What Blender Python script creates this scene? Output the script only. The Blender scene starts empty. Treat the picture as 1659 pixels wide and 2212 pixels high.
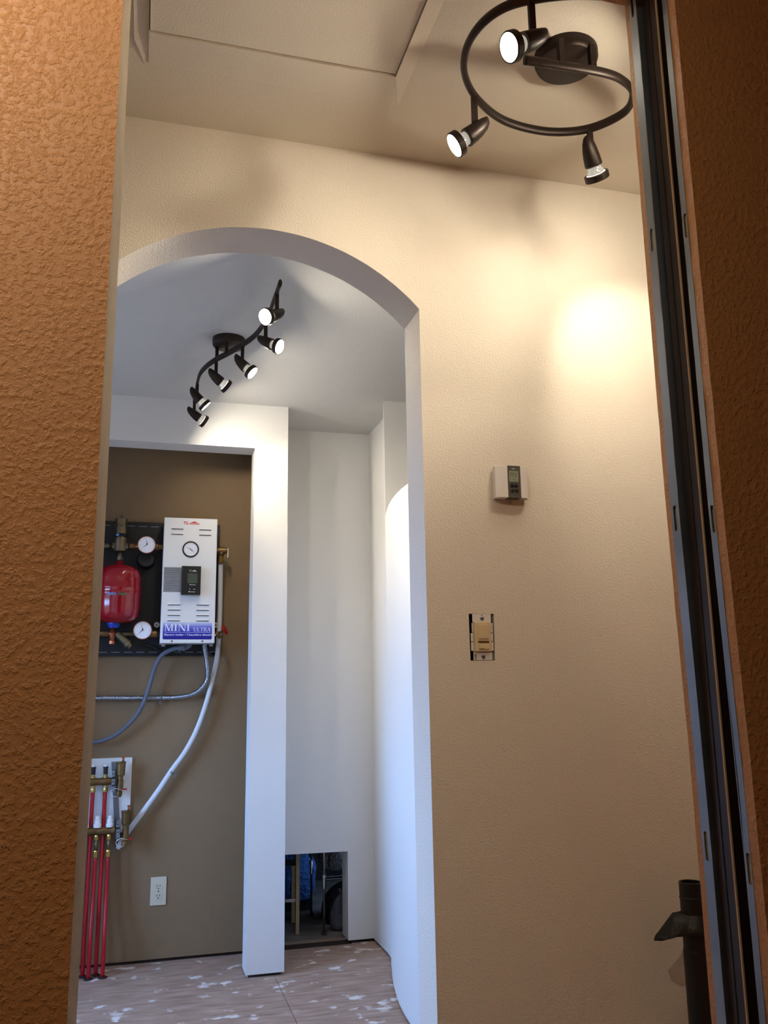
import bpy, bmesh, math, random
from mathutils import Vector, Matrix
random.seed(7)
SC = bpy.context.scene
COL = SC.collection
R = math.radians

# ------------------------------------------------------------------ camera
H = 1.137
yaw, pitch, roll = R(15.53), R(11.63), R(-.837)
fw = Vector((math.sin(yaw)*math.cos(pitch), math.cos(yaw)*math.cos(pitch), math.sin(pitch)))
rt = Vector((math.cos(yaw), -math.sin(yaw), 0)); up = rt.cross(fw)
rt2 = rt*math.cos(roll)+up*math.sin(roll); up2 = up*math.cos(roll)-rt*math.sin(roll)
cam_d = bpy.data.cameras.new('camera'); cam = bpy.data.objects.new('camera', cam_d); COL.objects.link(cam)
cam.matrix_world = Matrix(((rt2.x, up2.x, -fw.x, 0), (rt2.y, up2.y, -fw.y, 0), (rt2.z, up2.z, -fw.z, H), (0, 0, 0, 1)))
cam_d.sensor_fit = 'VERTICAL'; cam_d.sensor_height = 24; cam_d.lens = 24*1875/2212
cam_d.clip_start = .01; cam_d.clip_end = 50
SC.camera = cam

# ------------------------------------------------------------------ daylight, exposure
SKY_STRENGTH = 20.0
w = bpy.data.worlds.new('sky'); SC.world = w; w.use_nodes = True
_n = w.node_tree.nodes; _tc = _n.new('ShaderNodeTexCoord'); _sx = _n.new('ShaderNodeSeparateXYZ'); _cr = _n.new('ShaderNodeValToRGB')
_cr.color_ramp.elements[0].position = .49; _cr.color_ramp.elements[0].color = (.05, .048, .045, 1)      # ground below the horizon
_cr.color_ramp.elements[1].position = .51; _cr.color_ramp.elements[1].color = (.27, .50, 1.0, 1)        # blue sky above it
_mr = _n.new('ShaderNodeMapRange'); _mr.inputs[1].default_value = -1
w.node_tree.links.new(_tc.outputs['Generated'], _sx.inputs[0]); w.node_tree.links.new(_sx.outputs[2], _mr.inputs[0])
w.node_tree.links.new(_mr.outputs[0], _cr.inputs[0]); w.node_tree.links.new(_cr.outputs[0], _n['Background'].inputs[0])
w.node_tree.nodes['Background'].inputs[1].default_value = SKY_STRENGTH
SC.view_settings.view_transform = 'Standard'; SC.view_settings.look = 'None'
SC.view_settings.exposure = 0.38; SC.view_settings.gamma = 1.0; SC.view_settings.use_curve_mapping = False
SC.cycles.adaptive_threshold = .07; SC.cycles.adaptive_min_samples = 20; SC.cycles.caustics_reflective = False; SC.cycles.caustics_refractive = False; SC.cycles.sample_clamp_indirect = 5
# daylight enters by the window in the left wall of the far room: a portal guides its sampling
pd = bpy.data.lights.new('window_portal', 'AREA'); pd.shape = 'RECTANGLE'; pd.size = 1.1; pd.size_y = 1.2
pd.cycles.is_portal = True
po = bpy.data.objects.new('window_portal', pd); COL.objects.link(po)
po.location = (-1.62, 2.95, 1.35); po.rotation_euler = (R(90), 0, R(-90))
SPOT_COL = (1.0, .895, .70)
SPOT_W = 6.2
SPOT_W2 = 8.0
LAMP_W = 27.0

# ------------------------------------------------------------------ materials
def lin(c):
    return tuple((v/12.92 if v <= .04045 else ((v+.055)/1.055)**2.4) for v in (x/255 for x in c))
MATS = {}
def mat(name, rgb, rough=.6, metal=0, bump=None, emit=None, spec=.5, mottle=0, coat=0, trans=0):
    m = bpy.data.materials.new(name); m.use_nodes = True; nt = m.node_tree
    b = nt.nodes['Principled BSDF']; c = lin(rgb)
    b.inputs['Base Color'].default_value = (*c, 1); b.inputs['Roughness'].default_value = rough
    b.inputs['Metallic'].default_value = metal; b.inputs['Specular IOR Level'].default_value = spec
    if coat: b.inputs['Coat Weight'].default_value = coat
    if trans: b.inputs['Transmission Weight'].default_value = trans
    if emit: b.inputs['Emission Color'].default_value = (*emit[0], 1); b.inputs['Emission Strength'].default_value = emit[1]
    if bump or mottle:
        tc = nt.nodes.new('ShaderNodeTexCoord')
    if bump:                                         # (scale, strength, distance, lo, hi)
        n = nt.nodes.new('ShaderNodeTexNoise'); n.inputs['Scale'].default_value = bump[0]; n.inputs['Detail'].default_value = bump[5] if len(bump) > 5 else 3
        nt.links.new(tc.outputs['Object'], n.inputs['Vector'])
        r = nt.nodes.new('ShaderNodeMapRange'); r.interpolation_type = 'SMOOTHSTEP'
        r.inputs[1].default_value = bump[3]; r.inputs[2].default_value = bump[4]
        nt.links.new(n.outputs[0], r.inputs[0])
        bp = nt.nodes.new('ShaderNodeBump'); bp.inputs['Strength'].default_value = bump[1]; bp.inputs['Distance'].default_value = bump[2]
        nt.links.new(r.outputs[0], bp.inputs['Height']); nt.links.new(bp.outputs[0], b.inputs['Normal'])
    if mottle:
        n2 = nt.nodes.new('ShaderNodeTexNoise'); n2.inputs['Scale'].default_value = 9; n2.inputs['Detail'].default_value = 4
        nt.links.new(tc.outputs['Object'], n2.inputs['Vector'])
        mr = nt.nodes.new('ShaderNodeMapRange'); mr.inputs[1].default_value = .3; mr.inputs[2].default_value = .7
        mr.inputs[3].default_value = 1-mottle; mr.inputs[4].default_value = 1+mottle
        nt.links.new(n2.outputs[0], mr.inputs[0])
        mx = nt.nodes.new('ShaderNodeMix'); mx.data_type = 'RGBA'; mx.blend_type = 'MULTIPLY'; mx.inputs[0].default_value = 1
        mx.inputs[6].default_value = (*c, 1); nt.links.new(mr.outputs[0], mx.inputs[7]); nt.links.new(mx.outputs[2], b.inputs['Base Color'])
    MATS[name] = m
    return m
mat('cream_paint', (234, 223, 208), .6, bump=(230, .45, .0016, .35, .75, 4), mottle=.012, spec=.3)
mat('ceiling_paint', (236, 225, 208), .75, bump=(210, .2, .0014, .35, .7, 3), spec=.2)
mat('white_paint', (232, 230, 226), .55, bump=(210, .2, .0014, .35, .7, 3), spec=.35)
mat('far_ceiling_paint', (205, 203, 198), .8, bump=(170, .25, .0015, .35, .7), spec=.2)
mat('closet_paint', (142, 118, 89), .7, bump=(150, .3, .0016, .35, .7), mottle=.03, spec=.3)
mat('raw_drywall', (196, 176, 150), .85, bump=(300, .4, .001, .3, .7), mottle=.12, spec=.2)
mat('dark_plate', (52, 34, 22), .8, mottle=.3)
mat('bronze', (46, 35, 30), .45, .55, spec=.5)
mat('galvanised', (146, 152, 160), .45, .9, mottle=.15)
mat('chrome', (215, 218, 222), .18, 1)
mat('dark_door', (48, 30, 22), .45, mottle=.15)
mat('black_plastic', (20, 19, 19), .38)
mat('black_steel', (26, 26, 28), .5, .2)
mat('black_membrane', (24, 23, 22), .55, bump=(60, .4, .004, .3, .7))
mat('brass', (176, 140, 72), .33, .9, mottle=.2)
mat('dull_brass', (122, 96, 60), .45, .8, mottle=.25)
mat('copper', (176, 100, 66), .4, .85, mottle=.2)
mat('nickel', (118, 106, 84), .4, .8, mottle=.15)
mat('boiler_white', (236, 236, 234), .4, spec=.4)
mat('white_plastic', (238, 238, 236), .4)
mat('warm_white_plastic', (232, 226, 222), .45)
mat('almond_plastic', (222, 200, 160), .4)
mat('ivory_plate', (216, 208, 184), .45)
mat('dark_grey_plastic', (84, 82, 76), .45)
mat('lcd_grey', (146, 152, 132), .3)
mat('lcd_dark', (74, 84, 70), .25)
mat('ink_black', (22, 22, 24), .6)
mat('void_black', (10, 9, 9), 1, spec=0)
mat('ink_red', (206, 44, 34), .5)
mat('ink_white', (240, 240, 246), .5)
mat('ink_blue', (90, 150, 214), .5)
mat('ink_green', (60, 130, 90), .5)
mat('sticker_silver', (140, 142, 146), .45, .2, mottle=.08)
mat('tank_red', (150, 10, 26), .14, coat=.3)
mat('cap_blue', (26, 66, 170), .4)
mat('pex_red', (176, 16, 30), .35)
mat('handle_red', (172, 22, 22), .4)
mat('hose_grey', (100, 104, 116), .5)
mat('hose_white', (222, 224, 226), .45)
mat('loop_white', (230, 220, 210), .5)
mat('grommet', (40, 28, 26), .8)
mat('wood_tan', (190, 160, 112), .7, mottle=.2)
mat('fabric_blue', (62, 104, 158), .8, bump=(40, .6, .01, .3, .7))
mat('fabric_black', (22, 22, 25), .8, bump=(30, .6, .01, .3, .7))
mat('plastic_grey', (150, 150, 150), .35, bump=(28, 1, .02, .35, .65, 4))
mat('fabric_grey', (110, 110, 112), .8, bump=(20, .8, .01, .3, .7))
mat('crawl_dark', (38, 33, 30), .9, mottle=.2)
mat('concrete', (130, 118, 106), .9, mottle=.25)
mat('lens_light', (255, 250, 240), .4, emit=((1, .895, .70), 175))
mat('track_lens_light', (255, 250, 240), .4, emit=((1, .90, .74), 250))
mat('edge_glint_paint', (206, 172, 130), .6)  # glint on the pocket door's edge, put into the colour
mat('bulb_glass', (150, 154, 156), .10, .7, emit=((1, .92, .78), .32), mottle=.6)
mat('globe_light', (255, 240, 220), .4, emit=((1, .78, .5), 6))
mat('window_frame', (235, 235, 235), .5)

# orange knock-down wall paint
def orange():
    m = bpy.data.materials.new('orange_paint'); m.use_nodes = True; nt = m.node_tree; b = nt.nodes['Principled BSDF']
    b.inputs['Base Color'].default_value = (*lin((204, 142, 88)), 1); b.inputs['Roughness'].default_value = .5
    b.inputs['Specular IOR Level'].default_value = .4
    tc = nt.nodes.new('ShaderNodeTexCoord')
    n = nt.nodes.new('ShaderNodeTexNoise'); n.inputs['Scale'].default_value = 140; n.inputs['Detail'].default_value = 4; n.inputs['Roughness'].default_value = .6
    nt.links.new(tc.outputs['Object'], n.inputs['Vector'])
    r = nt.nodes.new('ShaderNodeMapRange'); r.interpolation_type = 'SMOOTHSTEP'; r.inputs[1].default_value = .42; r.inputs[2].default_value = .72
    nt.links.new(n.outputs[0], r.inputs[0])
    n2 = nt.nodes.new('ShaderNodeTexNoise'); n2.inputs['Scale'].default_value = 260; n2.inputs['Detail'].default_value = 2
    nt.links.new(tc.outputs['Object'], n2.inputs['Vector'])
    ad = nt.nodes.new('ShaderNodeMath'); ad.operation = 'MULTIPLY_ADD'; ad.inputs[1].default_value = .12
    nt.links.new(n2.outputs[0], ad.inputs[0]); nt.links.new(r.outputs[0], ad.inputs[2])
    bp = nt.nodes.new('ShaderNodeBump'); bp.inputs['Strength'].default_value = .40; bp.inputs['Distance'].default_value = .003
    nt.links.new(ad.outputs[0], bp.inputs['Height']); nt.links.new(bp.outputs[0], b.inputs['Normal'])
    MATS['orange_paint'] = m
orange()
# plywood floor with white spatters of joint compound
def ply():
    m = bpy.data.materials.new('plywood'); m.use_nodes = True; nt = m.node_tree; b = nt.nodes['Principled BSDF']
    tc = nt.nodes.new('ShaderNodeTexCoord')
    def noise(scale, detail, sx=1, sy=1, dist=0):
        mp = nt.nodes.new('ShaderNodeMapping'); mp.inputs['Scale'].default_value = (sx, sy, 1)
        nt.links.new(tc.outputs['Object'], mp.inputs[0])
        n = nt.nodes.new('ShaderNodeTexNoise'); n.inputs['Scale'].default_value = scale; n.inputs['Detail'].default_value = detail; n.inputs['Distortion'].default_value = dist
        nt.links.new(mp.outputs[0], n.inputs['Vector']); return n
    g = noise(22, 5, .35, 2.2); mk = noise(3, 3)
    cr = nt.nodes.new('ShaderNodeValToRGB'); cr.color_ramp.elements[0].position = .3; cr.color_ramp.elements[1].position = .75
    cr.color_ramp.elements[0].color = (*lin((146, 116, 98)), 1); cr.color_ramp.elements[1].color = (*lin((186, 160, 142)), 1)
    nt.links.new(g.outputs[0], cr.inputs[0])
    sp = noise(17, 3, .75, .9, .3); ml = nt.nodes.new('ShaderNodeMath'); ml.operation = 'MULTIPLY'
    nt.links.new(sp.outputs[0], ml.inputs[0]); mr = nt.nodes.new('ShaderNodeMapRange'); mr.inputs[1].default_value = .3; mr.inputs[2].default_value = .7; mr.inputs[3].default_value = .82; mr.inputs[4].default_value = 1.12
    nt.links.new(mk.outputs[0], mr.inputs[0]); nt.links.new(mr.outputs[0], ml.inputs[1])
    th = nt.nodes.new('ShaderNodeMapRange'); th.inputs[1].default_value = .585; th.inputs[2].default_value = .66
    nt.links.new(ml.outputs[0], th.inputs[0])
    mx = nt.nodes.new('ShaderNodeMix'); mx.data_type = 'RGBA'; nt.links.new(th.outputs[0], mx.inputs[0]); nt.links.new(cr.outputs[0], mx.inputs[6])
    mx.inputs[7].default_value = (*lin((226, 216, 210)), 1); nt.links.new(mx.outputs[2], b.inputs['Base Color'])
    b.inputs['Roughness'].default_value = .75
    bp = nt.nodes.new('ShaderNodeBump'); bp.inputs['Strength'].default_value = .3; bp.inputs['Distance'].default_value = .002
    nt.links.new(th.outputs[0], bp.inputs['Height']); nt.links.new(bp.outputs[0], b.inputs['Normal'])
    MATS['plywood'] = m
ply()
# blue printed gradient of the name plate (pale at its upper edge, deep blue below)
def plate_print():
    m = bpy.data.materials.new('plate_blue'); m.use_nodes = True; nt = m.node_tree; b = nt.nodes['Principled BSDF']
    tc = nt.nodes.new('ShaderNodeTexCoord'); sx = nt.nodes.new('ShaderNodeSeparateXYZ'); nt.links.new(tc.outputs['Object'], sx.inputs[0])
    mr = nt.nodes.new('ShaderNodeMapRange'); mr.inputs[1].default_value = 1.375; mr.inputs[2].default_value = 1.451
    nt.links.new(sx.outputs[2], mr.inputs[0])
    cr = nt.nodes.new('ShaderNodeValToRGB'); e = cr.color_ramp.elements
    e[0].position = 0; e[0].color = (*lin((16, 14, 130)), 1); e[1].position = 1; e[1].color = (*lin((208, 212, 236)), 1)
    k = e.new(.45); k.color = (*lin((40, 44, 176)), 1); k = e.new(.75); k.color = (*lin((110, 120, 212)), 1)
    nt.links.new(mr.outputs[0], cr.inputs[0]); nt.links.new(cr.outputs[0], b.inputs['Base Color']); b.inputs['Roughness'].default_value = .4
    MATS['plate_blue'] = m
plate_print()
def pane_mat():
    m = bpy.data.materials.new('pane_glass'); m.use_nodes = True; nt = m.node_tree
    o = nt.nodes['Material Output']; t = nt.nodes.new('ShaderNodeBsdfTransparent'); g = nt.nodes.new('ShaderNodeBsdfGlossy'); g.inputs['Roughness'].default_value = .02
    mx = nt.nodes.new('ShaderNodeMixShader'); mx.inputs[0].default_value = .06
    nt.links.new(t.outputs[0], mx.inputs[1]); nt.links.new(g.outputs[0], mx.inputs[2]); nt.links.new(mx.outputs[0], o.inputs[0])
    MATS['pane_glass'] = m
pane_mat()

# ------------------------------------------------------------------ mesh helpers
def tag(o, label=None, cat=None, group=None, kind=None):
    if label: o['label'] = label
    if cat: o['category'] = cat
    if group: o['group'] = group
    if kind: o['kind'] = kind
    return o
def empty(name, loc, label, cat, group=None):
    o = bpy.data.objects.new(name, None); o.empty_display_size = .05; COL.objects.link(o); o.location = loc
    return tag(o, label, cat, group)
class MB:
    def __init__(s): s.v = []; s.f = []; s.sm = []; s.mi = []
    def add(s, v, f, smooth=False, mi=0):
        k = len(s.v); s.v += [tuple(p) for p in v]; s.f += [[i+k for i in q] for q in f]; s.sm += [smooth]*len(f); s.mi += [mi]*len(f); return s
    def box(s, a, b, mi=0):
        x0, y0, z0 = a; x1, y1, z1 = b
        v = [(x0,y0,z0),(x1,y0,z0),(x1,y1,z0),(x0,y1,z0),(x0,y0,z1),(x1,y0,z1),(x1,y1,z1),(x0,y1,z1)]
        return s.add(v, [(3,2,1,0),(4,5,6,7),(0,1,5,4),(1,2,6,5),(2,3,7,6),(3,0,4,7)], False, mi)
    def lathe(s, p, d, prof, n=24, mi=0, smooth=True, caps=True):    # prof: (t along d, radius)
        p = Vector(p); d = Vector(d).normalized()
        a = d.orthogonal().normalized(); b = d.cross(a); v = []; f = []
        for t, r in prof:
            for i in range(n):
                q = 2*math.pi*i/n; v.append(p+d*t+(a*math.cos(q)+b*math.sin(q))*r)
        m = len(prof)
        for j in range(m-1):
            for i in range(n):
                f.append((j*n+i, j*n+(i+1) % n, (j+1)*n+(i+1) % n, (j+1)*n+i))
        s.add(v, f, smooth, mi)
        if caps:
            s.add(v[:n], [tuple(range(n))[::-1]], False, mi); s.add(v[-n:], [tuple(range(n))], False, mi)
        return s
    def cyl(s, a, b, r, n=16, mi=0, r2=None):
        d = Vector(b)-Vector(a); L = d.length
        return s.lathe(a, d, [(0, r), (L, r if r2 is None else r2)], n, mi)
    def tube(s, pts, r, n=12, mi=0, rad=None, flat=None):            # rad: function of arc length
        pts = [Vector(p) for p in pts]; v = []; f = []; L = 0; a = None
        for j, p in enumerate(pts):
            t = (pts[min(j+1, len(pts)-1)]-pts[max(j-1, 0)]).normalized()
            if flat: b = Vector(flat); a = b.cross(t).normalized()
            else:
                a = (t.orthogonal() if a is None else a-t*a.dot(t)).normalized(); b = t.cross(a)
            if j: L += (p-pts[j-1]).length
            q = rad(L) if rad else r
            ra, rb = q if isinstance(q, tuple) else (q, q)
            for i in range(n):
                w_ = 2*math.pi*i/n; v.append(p+a*math.cos(w_)*ra+b*math.sin(w_)*rb)
        for j in range(len(pts)-1):
            for i in range(n): f.append((j*n+i, j*n+(i+1) % n, (j+1)*n+(i+1) % n, (j+1)*n+i))
        s.add(v, f, True, mi); s.add(v[:n], [tuple(range(n))[::-1]], False, mi); s.add(v[-n:], [tuple(range(n))], False, mi)
        return s
    def poly(s, pts, d, mi=0):                                       # extrude a planar polygon by vector d
        n = len(pts); d = Vector(d); v = [Vector(p) for p in pts]+[Vector(p)+d for p in pts]
        return s.add(v, [tuple(range(n)), tuple(range(2*n-1, n-1, -1))]+[(i, i+n, (i+1) % n+n, (i+1) % n) for i in range(n)], False, mi)
    def ball(s, c, r, n=16, m=10, mi=0, sc=(1,1,1), jit=0):
        v = []; f = []
        for j in range(m+1):
            th = math.pi*j/m
            for i in range(n):
                ph = 2*math.pi*i/n; q = r*(1+jit*(random.random()-.5))
                v.append((c[0]+sc[0]*q*math.sin(th)*math.cos(ph), c[1]+sc[1]*q*math.sin(th)*math.sin(ph), c[2]+sc[2]*q*math.cos(th)))
        for j in range(m):
            for i in range(n): f.append((j*n+i, j*n+(i+1) % n, (j+1)*n+(i+1) % n, (j+1)*n+i))
        return s.add(v, f, True, mi)
    def build(s, name, mats, parent=None, bevel=0, local=False, seg=2):
        me = bpy.data.meshes.new(name); me.from_pydata(s.v, [], s.f); 
        bm = bmesh.new(); bm.from_mesh(me)
        for i, fc in enumerate(bm.faces): fc.smooth = s.sm[i]; fc.material_index = s.mi[i]
        bmesh.ops.remove_doubles(bm, verts=bm.verts, dist=1e-6)
        bmesh.ops.recalc_face_normals(bm, faces=bm.faces)
        bm.to_mesh(me); bm.free()
        for m_ in ([mats] if isinstance(mats, str) else mats): me.materials.append(MATS[m_])
        o = bpy.data.objects.new(name, me); COL.objects.link(o)
        if bevel:
            md = o.modifiers.new('bevel', 'BEVEL'); md.width = bevel; md.segments = seg; md.limit_method = 'ANGLE'; md.angle_limit = R(50)
        if parent: par(o, parent, local)
        return o
def origin_of(o):
    p = Vector((0, 0, 0))
    while o: p += o.location; o = o.parent
    return p
def par(o, parent, local=False):
    o.parent = parent
    if not local: o.location = o.location-origin_of(parent) if o.parent else o.location
    return o
def recenter(o):
    """put the origin of a top-level mesh at its base so that it has a real place"""
    me = o.data; n = len(me.vertices)
    mn = [min(v.co[i] for v in me.vertices) for i in range(3)]; mx = [max(v.co[i] for v in me.vertices) for i in range(3)]
    c = Vector(((mn[0]+mx[0])/2, (mn[1]+mx[1])/2, mn[2]))
    me.transform(Matrix.Translation(-c)); o.location = c
    return o
def struct(o): o['kind'] = 'structure'; return o
def spline(pts, k=8):
    P = [Vector(p) for p in pts]; P = [P[0]*2-P[1]]+P+[P[-1]*2-P[-2]]; out = []
    for i in range(1, len(P)-2):
        a, b, c, d = P[i-1:i+3]
        for j in range(k):
            t = j/k; out.append(.5*((2*b)+(c-a)*t+(2*a-5*b+4*c-d)*t*t+(3*b-a-3*c+d)*t**3))
    out.append(P[-2]); return out
def resample(pts, step):
    out = [pts[0].copy()]; acc = 0
    for a, b in zip(pts, pts[1:]):
        L = (b-a).length; t = step-acc
        while t <= L: out.append(a+(b-a)*(t/L)); t += step
        acc = (acc+L) % step
    return out
def outline_mesh(name, outline, holes, thick, mapf, mats, pick=None, parent=None):
    """filled 2-D outline with holes, given thickness; mapf maps (u, v, w) to the world, w in 0..thick"""
    cu = bpy.data.curves.new(name, 'CURVE'); cu.dimensions = '2D'; cu.fill_mode = 'BOTH'; cu.extrude = thick/2
    for lp in [outline]+list(holes):
        sp = cu.splines.new('POLY'); sp.points.add(len(lp)-1); sp.use_cyclic_u = True
        for i, (a, b) in enumerate(lp): sp.points[i].co = (a, b, 0, 1)
    tmp = bpy.data.objects.new('tmp', cu); COL.objects.link(tmp)
    dg = bpy.context.evaluated_depsgraph_get(); me = bpy.data.meshes.new_from_object(tmp.evaluated_get(dg))
    bpy.data.objects.remove(tmp); bpy.data.curves.remove(cu); me.name = name
    for v in me.vertices: v.co = Vector(mapf(v.co.x, v.co.y, v.co.z+thick/2))
    bm = bmesh.new(); bm.from_mesh(me); bmesh.ops.remove_doubles(bm, verts=bm.verts, dist=1e-6); bmesh.ops.recalc_face_normals(bm, faces=bm.faces)
    for fc in bm.faces:
        fc.smooth = False; fc.material_index = pick(fc.normal, fc.calc_center_median()) if pick else 0
    bm.to_mesh(me); bm.free(); me.materials.clear()
    for m_ in ([mats] if isinstance(mats, str) else mats): me.materials.append(MATS[m_])
    o = bpy.data.objects.new(name, me); COL.objects.link(o)
    if parent: par(o, parent)
    return o
def wall_xz(name, outline, holes, y0, y1, mats, pick): return outline_mesh(name, outline, holes, y1-y0, lambda u, v, w_: (u, y0+w_, v), mats, pick)
def rrect(x0, y0, x1, y1, r, n=5):
    out = []
    for cx, cy, a in ((x1-r, y0+r, -90), (x1-r, y1-r, 0), (x0+r, y1-r, 90), (x0+r, y0+r, 180)):
        for i in range(n+1):
            q = R(a+90*i/n); out.append((cx+r*math.cos(q), cy+r*math.sin(q)))
    return out
def text(name, s, size, mp, m, parent, align='LEFT', ext=.0003, bold=0):
    cu = bpy.data.curves.new(name, 'FONT'); cu.body = s; cu.size = size; cu.extrude = ext; cu.align_x = align; cu.offset = bold; cu.resolution_u = 2
    tmp = bpy.data.objects.new('tmp', cu); COL.objects.link(tmp)
    dg = bpy.context.evaluated_depsgraph_get(); me = bpy.data.meshes.new_from_object(tmp.evaluated_get(dg))
    bpy.data.objects.remove(tmp); bpy.data.curves.remove(cu); me.name = name
    for v in me.vertices: v.co = Vector(mp(v.co.x, v.co.y, v.co.z))
    me.materials.clear(); me.materials.append(MATS[m])
    o = bpy.data.objects.new(name, me); COL.objects.link(o); par(o, parent); return o

# ------------------------------------------------------------------ the setting
YE, YE2 = .85, .963          # entry wall with the pocket door
YA, YA2 = 1.861, 1.985       # wall with the arch
YP, YP2 = 3.848, 3.968       # closet front wall
YB = 4.19                    # back wall
ZC = 2.44
# floor: plywood sheets on a base
fl = struct(MB().box((-1.8, -1.9, -.12), (2.3, 5.8, -.018)).build('floor', 'dark_plate'))
sheets = [(-1.8,-1.9,-.62,YA), (-.62,-1.9,.60,YA), (.60,-1.9,2.3,YA), (-1.8,YA,-.62,4.32), (-.62,YA,.575,4.32), (.575,YA,2.3,4.32)]
for (a, b, c, d) in sheets:
    MB().box((a+.0012, b+.0012, -.018), (c-.0012, d-.0012, 0)).build('plywood_sheet', 'plywood', fl)
MB().box((-1.8, 4.32, -.018), (2.3, 5.8, -.002)).build('concrete_slab', 'concrete', fl)
# ceilings
struct(MB().box((-1.8, YE2, ZC), (2.3, YA, ZC+.06)).build('ceiling_hall', 'ceiling_paint'))
struct(MB().box((-1.8, -1.9, ZC), (2.3, YE2, ZC+.06)).build('ceiling_entry', 'ceiling_paint'))
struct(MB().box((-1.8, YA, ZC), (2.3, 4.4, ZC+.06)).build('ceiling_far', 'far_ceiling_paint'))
# entry wall: solid left part with header, hollow pocket on the right
XL, XR, ZD = -.047, .6467, 2.118
m = MB()
lev = [(0, -.0492, -.0495), (.84, -.0490, -.0468), (1.06, -.0484, -.0452), (1.2, -.0470, -.0437), (1.65, -.0475, -.0441), (ZC, -.0490, -.0462)]
for (z0, n0, f0), (z1, n1, f1) in zip(lev, lev[1:]):
    m.add([(-1.8,YE,z0),(n0,YE,z0),(n1,YE,z1),(-1.8,YE,z1)], [(0,1,2,3)], False, 0)
    m.add([(n0,YE,z0),(f0,YE2,z0),(f1,YE2,z1),(n1,YE,z1)], [(0,1,2,3)], False, 1)
    m.add([(f0,YE2,z0),(-1.8,YE2,z0),(-1.8,YE2,z1),(f1,YE2,z1)], [(0,1,2,3)], False, 2)
    m.add([(-1.8,YE2,z0),(-1.8,YE,z0),(-1.8,YE,z1),(-1.8,YE2,z1)], [(0,1,2,3)], False, 0)
wl = struct(m.build('wall_entry', ['orange_paint', 'raw_drywall', 'cream_paint']))
hd = struct(outline_mesh('wall_header', [(-.040,ZD),(2.3,ZD),(2.3,ZC),(-.040,ZC)], [], YE2-YE, lambda u,v,w_:(u,YE+w_,v), ['orange_paint','raw_drywall','cream_paint'],
       lambda n, c: 0 if n.y < -.5 else (2 if n.y > .5 else 1)))
wr = struct(MB().box((1.42, YE+.0155, 0), (2.3, YE2-.0115, ZD)).build('wall_pocket', 'dark_plate'))
def xr(z):                     # the steel has bowed a little towards the floor
    P = [(0, .6545), (.75, .6516), (1.02, .6516), (1.34, .6467), (2.5, .6462)]
    for (a, p), (b, q) in zip(P, P[1:]):
        if z <= b: return p+(q-p)*(z-a)/(b-a)
    return P[-1][1]
ZS = [ZD*i/72 for i in range(73)]
def sheet(y0, y1, bm_):
    edge = [(xr(z)+random.uniform(-.0005, .0005), z) for z in ZS]
    return outline_mesh('drywall_sheet', [(2.3, ZD), (2.3, 0)][::-1][1:]+edge[::-1]+[(2.3, 0)], [], y1-y0, lambda u, v, w_: (u, y0+w_, v), ['orange_paint', 'cream_paint'], lambda n, c: bm_ if n.y > .5 else 0, wr)
sheet(YE, .8651, 0); sheet(.9520, YE2, 1)
# punched steel channels either side of the pocket
def channel(y0, y1, inner, zs):
    holes = [rrect(c-.0030, z-.0165, c+.0030, z+.0165, .0028) for z, c in zs]
    outline_mesh('steel_channel', [(y0+random.uniform(-.0003, .0003), z) for z in ZS]+[(y1, z) for z in ZS[::-1]], holes, .0012, lambda u, v, w_: (xr(v)-.0006+w_, u, v), 'galvanised', None, wr)
    yi = y1 if inner > 0 else y0; ya_, yb_ = sorted((yi, yi-inner*.0012)); g = MB(); k = MB()
    for p, q in zip(ZS[::8], ZS[8::8]):
        for (b_, a0, a1, dx0, dx1) in ((g, ya_, yb_, -.0006, .042), (k, y0+.0013, y1-.0013, .0022, .034)):
            v = [(xr(z)+dx, y, z) for z in (p, q) for dx, y in ((dx0, a0), (dx1, a0), (dx1, a1), (dx0, a1))]
            b_.add(v, [(0,1,5,4), (1,2,6,5), (2,3,7,6), (3,0,4,7)])
    g.build('channel_web', 'galvanised', wr); k.build('nailer', 'wood_tan', wr)
channel(.8651, .8762, 1, [(1.712,.8695),(1.331,.8695),(.940,.8695),(.55,.8695),(.15,.8695),(2.07,.8695)])
channel(.9345, .9520, -1, [(1.732,.9440),(1.346,.9440),(.952,.9440),(.55,.9440),(.15,.9440),(2.10,.9440)])
d1 = struct(MB().box((XR+.0095, .9035, .012), (1.36, .9320, 2.095)).build('door_1', 'dark_door'))
MB().box((XR+.0085, .9018, .012), (XR+.0105, .9042, 2.095)).build('edge_glint', 'edge_glint_paint', d1)  # pale strip paints the light caught along the door's near corner
MB().box((XR+.0088, .9190, .012), (XR+.0105, .9208, 2.095)).build('edge_groove', 'ink_black', d1)
# arch wall
ax, az, ar = .243, 1.695, .5056
arch = []
zs_ = az+math.sqrt(ar*ar-(.613-ax)**2)
a0 = math.atan2(zs_-az, .613-ax)
for i in range(49):
    q = a0+(math.pi-2*a0)*i/48; arch.append((ax+ar*math.cos(q), az+ar*math.sin(q)))
out = [(2.3, .008), (2.3, ZC), (-1.8, ZC), (-1.8, .008), (2*ax-.615, .008)]+arch[::-1]+[(.616, .008)]
hole = [(.7145, 1.2005), (.7745, 1.2005), (.7755, 1.3065), (.7140, 1.3065)]
wa = struct(wall_xz('wall_arch', out, [hole], YA, YA2, ['cream_paint', 'white_paint', 'white_paint', 'void_black'],
     lambda n, c: 0 if n.y < -.5 else (3 if (.70 < c.x < .79 and 1.19 < c.z < 1.32 and abs(n.y) < .5) else 1)))
MB().box((.64, YA+.02, 0), (2.3, YA2-.02, .0085)).build('bottom_plate', 'dark_plate', wa)
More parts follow.
